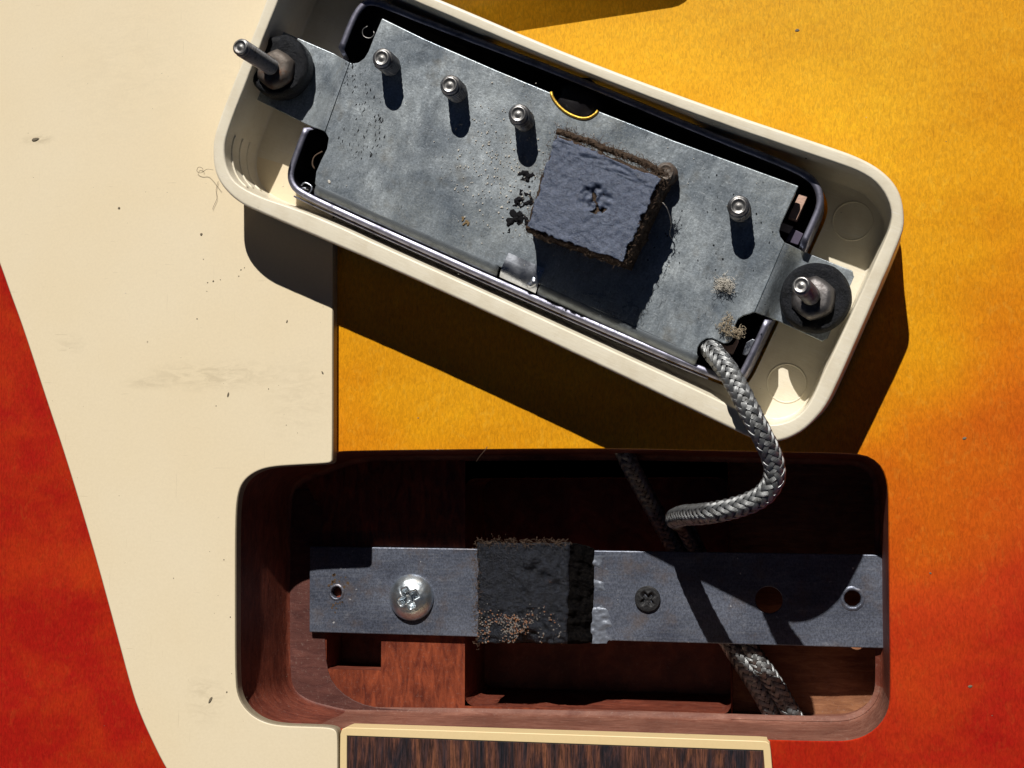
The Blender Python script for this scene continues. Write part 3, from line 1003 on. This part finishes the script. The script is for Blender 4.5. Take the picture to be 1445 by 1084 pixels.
# metal cover: an open tray whose rim shows
Cin = offset_loop(C1, -.095)
CZ = -.27
cbot = RB - .07
cl = [Z(offset_loop(C1, -.10), cbot), Z(offset_loop(C1, -.02), cbot + .03), Z(offset_loop(C1, 0), cbot + .12), Z(C1, CZ - .02), Z(offset_loop(C1, -.012), CZ), Z(offset_loop(Cin, .01), CZ), Z(Cin, CZ - .02)]
ty = (lp(471, 75.5, -.45).y + .06, lp(431, 175, -.45).y - .06, lp(1139, 357, -.45).y + .06, lp(1097, 453, -.45).y - .06)
def low(l):   # the rim is cut down where the two tabs cross it
    return [Vector((p.x, p.y, min(p.z, -.56))) if ((p.x < -3 and ty[1] < p.y < ty[0]) or (p.x > 3 and ty[3] < p.y < ty[2])) else p for p in l]
cl = cl[:3] + [low(l) for l in cl[3:]]
cover = loft('metal_cover', cl, CHROME, pk, cap0=True)
tag(cover, 'nickel plated cover with a bright thin rim')
li = [low(Z(offset_loop(C1, -.100), CZ - .03)), Z(offset_loop(C1, -.11), -.75)]
inn = loft('cover_lining', li, BLACKIN, cover, cap1=True)

# baseplate
PZ = -.20
plate_px = [(539, 25.6), (600, 55.4), (700, 99), (778, 131.2), (781, 139), (789.5, 149), (800, 157.5), (811.6, 163), (822, 166), (831, 165), (839, 160.5), (843, 156.3), (952, 198.8), (1094, 250.5), (1127, 262.5), (1112.5, 294), (1102, 317), (1099.5, 326), (1101, 333.5), (1107, 342),
            (1086, 391.5), (1064.5, 440.5), (1057, 443.5), (1049, 445.5), (1042, 450), (1037.5, 458.5), (1036, 468), (1033, 479), (1028, 484), (1021, 485), (1013, 481), (1005, 477.5), (996, 478), (989, 483), (984.5, 490), (983.5, 498), (984.5, 503),
            (880, 454.5), (768, 404.5), (757, 399), (753, 390), (735, 381), (714, 374), (708, 378), (680, 366), (525.7, 300), (450, 265), (444, 259.5), (446, 242), (453, 226), (461, 210), (463.5, 195), (458.5, 186), (476, 136), (493, 88.5), (499, 89.5), (506, 88), (514, 82), (520, 72), (526, 56)]
plate = prism('baseplate', [lp(x, y, PZ) for x, y in plate_px], PZ - .07, PZ, PLATE, pk, .014, 2)
tag(plate, 'scratched grey nickel silver baseplate')
def sweep_strip(name, a, b, prof, mat, parent, out, n=30, jit=.004):
    """a strip with the given (outward, down) profile between two points"""
    v = []; f = []
    for i in range(n + 1):
        p = a.lerp(b, i / n)
        for o_, z in prof:
            q = p + out * o_ + Vector((0, 0, z)); q += Vector((0, 0, 1)) * jit * noise.noise(q * 3)
            v.append(q)
    m = len(prof)
    for i in range(n):
        for k in range(m - 1):
            f.append((i * m + k, (i + 1) * m + k, (i + 1) * m + k + 1, i * m + k + 1))
    f.append(tuple(range(m))); f.append(tuple(reversed(range(n * m, n * m + m))))
    return mesh(name, v, f, mat, parent, True)
def outward(a, b):
    d = (b - a); d.z = 0; d.normalize(); o = Vector((d.y, -d.x, 0))
    return o if o.y < 0 else -o
prof = [(-.01, -.001)] + [(.0 + .15 * math.sin(R(t)), -.15 + .15 * math.cos(R(t))) for t in (0, 12, 24, 36, 48, 60, 75, 90)] + [(.15, -.34), (.08, -.34), (.08, -.14), (-.01, -.06)]
for (p, q) in (((446, 261.5), (704, 376.5)), ((762, 401.5), (985, 503.3))):
    a, b = lp(p[0], p[1], PZ), lp(q[0], q[1], PZ)
    o = sweep_strip('folded_flange', a, b, prof, FOLD, plate, outward(a, b), 40)
# tabs: step down from the plate and run flat to the screws
TZ = -.45
def tab(top_a, top_b, low_a, low_b, end_a, end_b, name='mounting_tab'):
    th = .06
    rows = []
    ta, tb = lp(*top_a, PZ), lp(*top_b, PZ)
    la, lb = lp(*low_a, TZ), lp(*low_b, TZ)
    ea, eb = lp(*end_a, TZ), lp(*end_b, TZ)
    for t in np.linspace(0, 1, 9):
        s = t * t * (3 - 2 * t)
        rows.append(tuple(Vector((x.x + (y.x - x.x) * t, x.y + (y.y - x.y) * t, PZ + (TZ - PZ) * s)) for x, y in ((ta, la), (tb, lb))))
    for t in (.3, .6, .93):
        rows.append((la.lerp(ea, t), lb.lerp(eb, t)))
    w_ = ea.lerp(eb, .07), ea.lerp(eb, .93)
    rows.append(w_)
    v = []; f = []
    for a, b in rows:
        v += [a, b, b - Vector((0, 0, th)), a - Vector((0, 0, th))]
    for i in range(len(rows) - 1):
        for k in range(4):
            l = (k + 1) % 4
            f.append((4 * i + k, 4 * i + l, 4 * i + 4 + l, 4 * i + 4 + k))
    n = 4 * (len(rows) - 1)
    f += [(0, 1, 2, 3), (n + 3, n + 2, n + 1, n)]
    o = mesh(name, v, f, PLATE, plate, False, .012, 2, 50)
    return o
tab((493.3, 88.5), (458.5, 186), (471, 75.5), (431, 175), (389, 40), (349, 134))
tab((1106.8, 342), (1064.5, 440.8), (1139.4, 357), (1097.5, 453), (1208, 384), (1165, 484))

# rolled gold-worn edge of the half round notch
ar = [(777.5, 129.8), (780, 138), (788.5, 149.5), (799, 158.5), (811, 164.5), (822, 167.3), (832, 166), (841, 160), (844, 155.8)]
tube('notch_edge', [lp(x, y, PZ + .004) for x, y in ar], .022, BRASS, plate, 6)
# black blob of wax seen in the notch
v, f = [], []
o = lathe('notch_wax', lp(818, 143, -.42), Vector((0, 0, 1)), [(.33, -.2), (.32, .0), (.24, .06), (.1, .08), (.01, .085)], BLACKIN, pk, 24, rough=.06)
# bent lug of the cover soldered through the flange gap
a, b = lp(706, 388, CZ), lp(757, 411, CZ)
v = []; f = []
n = 14
for i in range(n + 1):
    p = a.lerp(b, i / n)
    for k, (o_, z) in enumerate(((.03, .0), (-.03, .045), (-.12, .085), (-.22, .085), (-.32, .078))):
        q = p + outward(a, b) * o_ + Vector((0, 0, z + .02 * noise.noise(p * 6 + Vector((k, 0, 0))))); v.append(q)
for i in range(n):
    for k in range(4):
        f.append((i * 5 + k, i * 5 + k + 1, (i + 1) * 5 + k + 1, (i + 1) * 5 + k))
tag(mesh('solder_lug', v, f, SOLDER, cover, True), 'bright blue-white soldered lug on the lower rim')
lathe('solder_blob', lp(751, 401, -.24), Vector((0, 0, 1)), [(.07, -.05), (.06, .03), (.03, .06), (.005, .065)], SOLDER, cover, 14, rough=.1)
# second rim line: rolled bead outside the lower rim
bead = [lp(x, y, CZ - .06) for x, y in [(415, 277), (480, 307.5), (680, 397), (880, 485), (1018, 542)]]
tube('rolled_bead', bead, .014, CHROME, cover, 6, .2)

# pole screws with threads
for tip, tl in (((538, 81.7), .22), ((634, 119.8), .22), ((730.8, 161), .22), ((939, 243), .06), ((1042, 291), .22)):
    t = lp(*tip, tl); b = Vector((t.x, t.y, PZ - .05))
    b.x -= .006; b.y -= .004
    s_ = screw_shaft('pole_screw', b, t, .150, .062, .052, STEEL if tip[0] != 939 else RUST, pk, 30, .055)
# height screws, nuts and rubber washers
def height_set(tip, tlz, base, washer, wr, nutc, label, seed, bent):
    wc = lp(*washer, TZ + .02)
    # the washer: a thick rubber disc with a chewed surface
    n = 44; prof = [(wr * .94, 0), (wr * 1.0, .04), (wr * .985, .20), (wr * .93, .26), (wr * .85, .28), (wr * .7, .275), (wr * .5, .26), (wr * .3, .25)]
    v = []; f = []
    for r_, h in prof:
        for i in range(n):
            a = 2 * math.pi * i / n
            p = Vector((wc.x + r_ * math.cos(a), wc.y + r_ * math.sin(a), wc.z + h))
            p.z += (.035 * noise.noise(p * 7 + Vector((seed, 0, 0))) + .02 * noise.noise(p * 16)) * (h > .1)
            k = 1 + .025 * noise.noise(p * 5); p.x = wc.x + (p.x - wc.x) * k; p.y = wc.y + (p.y - wc.y) * k
            v.append(p)
    for k in range(len(prof) - 1):
        for i in range(n):
            j = (i + 1) % n
            f.append((k * n + i, k * n + j, (k + 1) * n + j, (k + 1) * n + i))
    f.append(tuple(range((len(prof) - 1) * n, len(prof) * n))); f.append(tuple(reversed(range(n))))
    mesh('rubber_washer', v, f, RUBBER, pk, True)
    t, b = lp(*tip, tlz), lp(*base, TZ)
    ax = (t - b).normalized()
    sh = screw_shaft('height_screw', b, t, .124, .058, .044, STEEL, pk, 26, .03)
    # crimped hexagonal nut below the screw
    x, y, z = frame_of(ax)
    nb = b + ax * .22
    v = []; f = []; n = 36
    for r_, h in ((.27, 0), (.29, .04), (.285, .14), (.24, .20), (.20, .22), (.125, .225)):
        for i in range(n):
            a = 2 * math.pi * i / n
            hexr = r_ * (math.cos(math.pi / 6) / math.cos((a % (math.pi / 3)) - math.pi / 6) * .55 + .45)
            p = nb + x * (hexr * math.cos(a)) + y * (hexr * math.sin(a)) + z * h
            v.append(p + z * .012 * noise.noise(p * 9))
    for k in range(5):
        for i in range(n):
            j = (i + 1) % n
            f.append((k * n + i, k * n + j, (k + 1) * n + j, (k + 1) * n + i))
    f.append(tuple(range(5 * n, 6 * n))); f.append(tuple(reversed(range(n))))
    o = mesh('nut', v, f, RUST if bent else GRIMY, pk, True)
    if bent: tag(o, 'rusty brown nut under the left screw')
height_set((338.5, 66), .90, (404, 108), (402, 99), .455, (400, 95), '', 1, True)
height_set((1130.5, 402.5), .62, (1154, 428), (1151, 422), .455, (1150, 420), '', 5, False)

# foam block on the baseplate with its painted skin
HT = .43
tc_ = [(785, 190), (934, 252), (879, 370), (741, 322)]
topq = [lp(x, y, HT) for x, y in tc_]
baseq = [Vector((q.x, q.y, PZ)) for q in topq]
grow = [(topq[i] - sum(topq, Vector()) / 4).normalized() for i in range(4)]
topb = [q + g * .022 - Vector((0, 0, .03)) for q, g in zip(topq, grow)]
baseb = [q + g * .045 for q, g in zip(baseq, grow)]
pad2 = block('foam_pad', topb, baseb, FOAM, pk, 60, 18, .026, None, 6)
tag(pad2, 'brown matted foam block')
def skin():
    n = 110; v = []; f = []; keep = {}
    for j in range(n + 1):
        for i in range(n + 1):
            u, w_ = i / n, j / n
            p = (topq[0].lerp(topq[1], u)).lerp(topq[3].lerp(topq[2], u), w_)
            h = .012 * noise.noise(p * 3) + .010 * noise.noise(p * 11) + .003 * noise.noise(p * 26)
            d = math.hypot((u - .53), (w_ - .47))
            if d < .17:
                k = (1 - d / .17)
                h += (.06 * noise.noise(p * 13) - .02) * min(1, k * 3)
            if w_ < .14: h += .03 * abs(noise.noise(Vector((p.x * 3, p.y * 14, 1))))
            v.append(p + Vector((0, 0, .02 + h)))
    for j in range(n):
        for i in range(n):
            u, w_ = (i + .5) / n, (j + .5) / n
            p = v[j * (n + 1) + i]
            e = min(u, 1 - u, w_, 1 - w_)
            if e < .012 + .022 * noise.noise(p * 6) + (.02 * noise.noise(p * 17)): continue
            d = math.hypot((u - .55), (w_ - .50))
            if d < .12 and noise.noise(p * 10 + Vector((3, 0, 0))) > .22: continue
            a = j * (n + 1) + i
            f.append((a, a + n + 1, a + n + 2, a + 1))
    o = mesh('painted_skin', v, f, FILM, pad2, True)
    s = o.modifiers.new('thick', 'SOLIDIFY'); s.thickness = .018; s.offset = -1
    return o
tag(skin(), 'slate blue painted top skin with a torn centre')
fibres('foam_fuzz', edge_pts(topb, 60) , 420, .085, .0028, FUZZ, pk)
fibres('foam_fuzz', edge_pts([topb[1].lerp(baseb[1], .3), topb[2].lerp(baseb[2], .3)], 60, False) + edge_pts([topb[2].lerp(baseb[2], .3), topb[3].lerp(baseb[3], .3)], 60, False), 420, .09, .0028, FUZZ, pk, .5, -.1)
# felt strip standing along the upper edge
fe = [lp(788, 184, HT - .10), lp(850, 208, HT - .10), lp(900, 228, HT - .11), lp(940, 247, HT - .12)]
v, f = tube_data([p + Vector((noise.noise(p * 5), noise.noise(p * 5 + Vector((4, 0, 0))), 0)) * .03 for p in catmull(fe, .035)], [.042 + .016 * noise.noise(Vector((i * .6, 3, 1))) for i in range(len(catmull(fe, .035)))], 8)
felt = mesh('felt_strip', v, f, FOAM, pk, True)
tag(felt, 'fluffy brown felt edge')
fibres('felt_fuzz', edge_pts(fe, 40, False), 700, .12, .0034, FUZZ, pk, .6, .2)

# torn black residue left of the foam
def flakes(name, cx, cy, sx, sy, n, rmin, rmax, z, mat, parent, rot=0.0):
    v, f = [], []
    for i in range(n):
        px, py = cx + random.gauss(0, sx), cy + random.gauss(0, sy)
        c = lp(px, py, z); s = len(v); k = random.choice((5, 6, 7)); r = random.uniform(rmin, rmax); el = random.uniform(.4, 1); an = random.uniform(0, 3)
        for q, h in ((1, .001), (.7, .012)):
            for j in range(k):
                a = 2 * math.pi * j / k; rr = r * q * (1 + .5 * noise.noise(Vector((px, j * 2.1, i))))
                x, y = rr * math.cos(a), rr * el * math.sin(a)
                v.append((c.x + x * math.cos(an) - y * math.sin(an), c.y + x * math.sin(an) + y * math.cos(an), c.z + h))
        for j in range(k):
            f.append((s + j, s + (j + 1) % k, s + k + (j + 1) % k, s + k + j))
        f.append(tuple(range(s + k, s + 2 * k)))
    o = mesh(name, v, f, mat, parent); o['kind'] = 'stuff'
    return o
FLAKE = mat_plain('black residue', (.010, .010, .012), .8, spec=.08)
crust('black_residue', lambda u, w_: lp(704 + 60 * u, 238 + 92 * w_, PZ), 90, 130, .06, lambda u, w_: .22 - 2.6 * ((u - .55) ** 2) - 2.2 * ((w_ - .6) ** 2), .02, 7.5, FLAKE, pk, 1)
flakes('black_residue', 730, 309, 3, 4, 8, .05, .08, PZ, FLAKE, pk)
def scuffs(name, pts, n, mat):
    v, f = [], []
    for i in range(n):
        cx, cy, sx, sy = random.choice(pts)
        c = lp(cx + random.gauss(0, sx), cy + random.gauss(0, sy), PZ); r = random.uniform(.008, .032); an = R(95) + random.gauss(0, .35); el = random.uniform(.12, .4); s_ = len(v)
        for j in range(7):
            a = 2 * math.pi * j / 7; rr = r * random.uniform(.6, 1.2)
            x, y = rr * math.cos(a), rr * el * math.sin(a)
            v.append((c.x + x * math.cos(an) - y * math.sin(an), c.y + x * math.sin(an) + y * math.cos(an), c.z + .0015))
        f.append(tuple(range(s_, s_ + 7)))
    o = mesh(name, v, f, mat, pk); o['kind'] = 'stuff'
scuffs('tarnish_scuffs', [(506, 130, 8, 18), (520, 150, 8, 22), (532, 180, 10, 12), (500, 200, 14, 8), (512, 215, 14, 12), (497, 100, 6, 10)], 130, FLAKE)
flakes('pale_dust', 700, 230, 35, 45, 260, .006, .016, PZ, DUSTF, pk)
flakes('pale_dust', 800, 300, 190, 80, 90, .004, .010, PZ, DUSTF, pk)
flakes('pale_dust', 464, 257, 1, 1, 1, .035, .036, PZ, DUSTF, pk)
flakes('black_residue', 1000, 330, 60, 60, 40, .005, .014, PZ, FLAKE, pk)
STAIN = mat_plain('brown stain', (.22, .15, .07), .7)
flakes('brown_stain', 655, 311, 3, 3, 8, .02, .04, PZ, STAIN, pk)

# things glimpsed inside the cover
def lbox(name, px, lz, h, mat, parent=pk, bevel=.01):
    return prism(name, [lp(x, y, lz) for x, y in px], lz - h, lz, mat, parent, bevel)
tag(lbox('bobbin_end', [(1128, 273), (1140, 277), (1124, 311), (1112, 307)], -.42, .2, COPPER), 'small pale pinkish bobbin end')
lbox('magnet_spacer', [(1118, 322), (1134, 330), (1126, 346), (1108, 340)], -.5, .2, mat_plain('violet grey spacer', (.10, .085, .13), .4))
tag(lbox('bobbin_corner', [(994, 484), (1014, 484), (1026, 488), (1034, 486), (1039, 478), (1042, 480), (1033, 500), (1015, 496), (1000, 489)], -.40, .2, COPPER), 'pale pink bobbin corner beside the cable')
tag(lbox('solder_joint', [(1053, 483), (1062, 478), (1070, 482), (1062, 498), (1052, 502), (1047, 500)], -.40, .12, SOLDER), 'grey solder joint in the lower right corner')
lathe('wax_drip', lp(432, 270, -.36), Vector((0, 0, 1)), [(.10, -.3), (.09, 0), (.05, .03), (.01, .03)], BLACKIN, pk, 14, rough=.05)
tube('enamel_wire', [lp(x, y, -.30) for x, y in [(425, 262), (431, 258), (440, 264), (436, 273), (427, 272), (426, 266), (433, 266)]], .012, SOLDER, pk, 5, .02)
tube('enamel_wire', [lp(x, y, -.33) for x, y in [(519, 37), (512, 42), (513, 51), (522, 54), (528, 49), (527, 44)]], .008, STEEL, pk, 5, .03)
tube('enamel_wire', [lp(x, y, -.33) for x, y in [(455, 214), (444, 221), (441, 232), (445, 240)]], .012, FUZZ, pk, 5, .03)

# the cable: out of the notch, over the rim, loops back and dives into the cavity
cab = empty('signal_cable'); cab.parent = pk; cab.matrix_parent_inverse = MPI
cpts = [at(1001, 490, .72), at(1009, 500, .92), at(1024, 519, 1.14), at(1040, 545, 1.28), at(1055, 574, 1.36), at(1069, 602, 1.36), at(1082, 628, 1.28), at(1092, 655, 1.18), at(1091, 679, 1.12), at(1075, 700, 1.06), at(1048, 713, .98), at(1018, 721, .86), at(1000, 724, .72), at(984, 726, .42), at(967, 727, 0), at(953, 731, -.58),
        at(955, 734, -1.2), at(966, 744, -1.85), at(990, 792, -2.1), at(1022, 852, -1.9), at(1052, 906, -1.52), at(1071, 935, -1.47), at(1090, 962, -1.50), at(1110, 995, -1.57), at(1127, 1024, -1.64), at(1148, 1064, -1.70)]
tag(cab, 'braided silver cable looping out of the baseplate notch')
braid(cpts, .136, WIRE, CORE, cab)

# ------------------------------------------------------------------ second cable
c2 = empty('braided_cable', at(930, 720, -1.6))
tag(c2, 'second braided cable running in shadow under the steel bar, left of the looping one', 'cable')
c2pts = [at(872, 612, -1.0), at(886, 650, -1.1), at(915, 705, -1.55), at(948, 765, -2.0), at(985, 835, -1.95), at(1020, 893, -1.52), at(1040, 925, -1.47), at(1061, 957, -1.51), at(1081, 991, -1.58), at(1095, 1022, -1.70), at(1116, 1062, -1.74)]
loc = c2.location.copy()
braid([p - loc for p in c2pts], .134, WIRE, CORE, c2)

# ------------------------------------------------------------------ lint and hair
def fluff(name, pts, n, L, r, mat, label, cat, z0):
    e = empty(name, pts[0])
    q = [Vector(p) - Vector(pts[0]) for p in pts]
    o = fibres(name + '_fibres', q, n, L, r, mat, e, .8, .2, 1.0, 10)
    tag(e, label, cat)
    return e
def W(px, py, lz): return _hit(px, py, lz)
fluff('lint_tuft', [W(1020, 401, PZ + .04), W(1024, 396, PZ + .04), W(1016, 403, PZ + .03), W(1028, 404, PZ + .04)], 230, .20, .0026, DUSTF, 'white lint tuft on the baseplate, left of the right height screw', 'lint', 0)
fluff('yarn_scrap', [W(1024, 458, PZ + .04), W(1028, 452, PZ + .04), W(1022, 465, PZ + .04), W(1030, 470, PZ + .04), W(1038, 466, PZ + .04), W(1042, 470, PZ)], 170, .20, .0030, mat_plain('tan yarn', (.46, .38, .27), .95), 'tan scrap of frayed yarn beside the cable notch', 'yarn', 0)
def hair(pts, r, mat, label):
    o = tube('stray_hair', [p - pts[0] for p in pts], r, mat, None, 4, .02)
    o.location = pts[0]
    return tag(o, label, 'hair')
hair([at(x, y, z) for x, y, z in [(301, 240, .45), (292, 239, .3), (284, 244, .25), (278, 242, .24), (280, 236, .24), (286, 238, .24), (286, 243, .24)]], .0032, FUZZ, 'curled hair at the left outer corner of the cream ring')
hair([at(x, y, GZ + .02) for x, y in [(308, 256), (305, 268), (306, 280), (301, 292), (300, 297)]], .0028, FUZZ, 'fine hair hanging below the left corner of the ring')
hair([at(x, y, z) for x, y, z in [(672, 652, -.1), (678, 643, .0), (684, 636, .05), (688, 630, .03)]], .005, FUZZ, 'short hair on the upper lip of the cavity')
hair([W(x, y, z) for x, y, z in [(935, 286, .3), (942, 296, .2), (947, 315, .0), (945, 330, -.15), (949, 338, -.18)]], .006, DUSTF, 'pale fibre hanging off the right side of the blue foam block')

# ------------------------------------------------------------------ neighbour ring just above the frame; its shadow falls into the picture
nb = empty('pickup_ring', (1.95, 8.0, 0))
nb.rotation_euler = (0, 0, R(4.3))
tag(nb, 'second cream pickup ring standing on the guitar above the frame, beyond the yellow top', 'pickup ring')
nb['kind'] = 'thing'
nbo = rrect(-4.4, -.4 + .9, -2.0, 2.0, .35, 6)
nbi = rrect(-3.6, -.3, -.9, .9, .3, 6)
l1 = [Z(nbo, 0.004), Z(nbo, .66), Z(offset_loop(nbo, -.05), .70), Z(nbi, .70), Z(nbi, .1)]
loft('ring_body', l1, RING, nb, smooth=False)
lci = rrect(-3.55, -.35, -.85, .85, .28, 6)
loft('pickup_cover', [Z(lci, .1), Z(lci, .86), Z(offset_loop(lci, -.06), .92)], CHROME, nb, cap1=True, smooth=False)
del nb['kind']
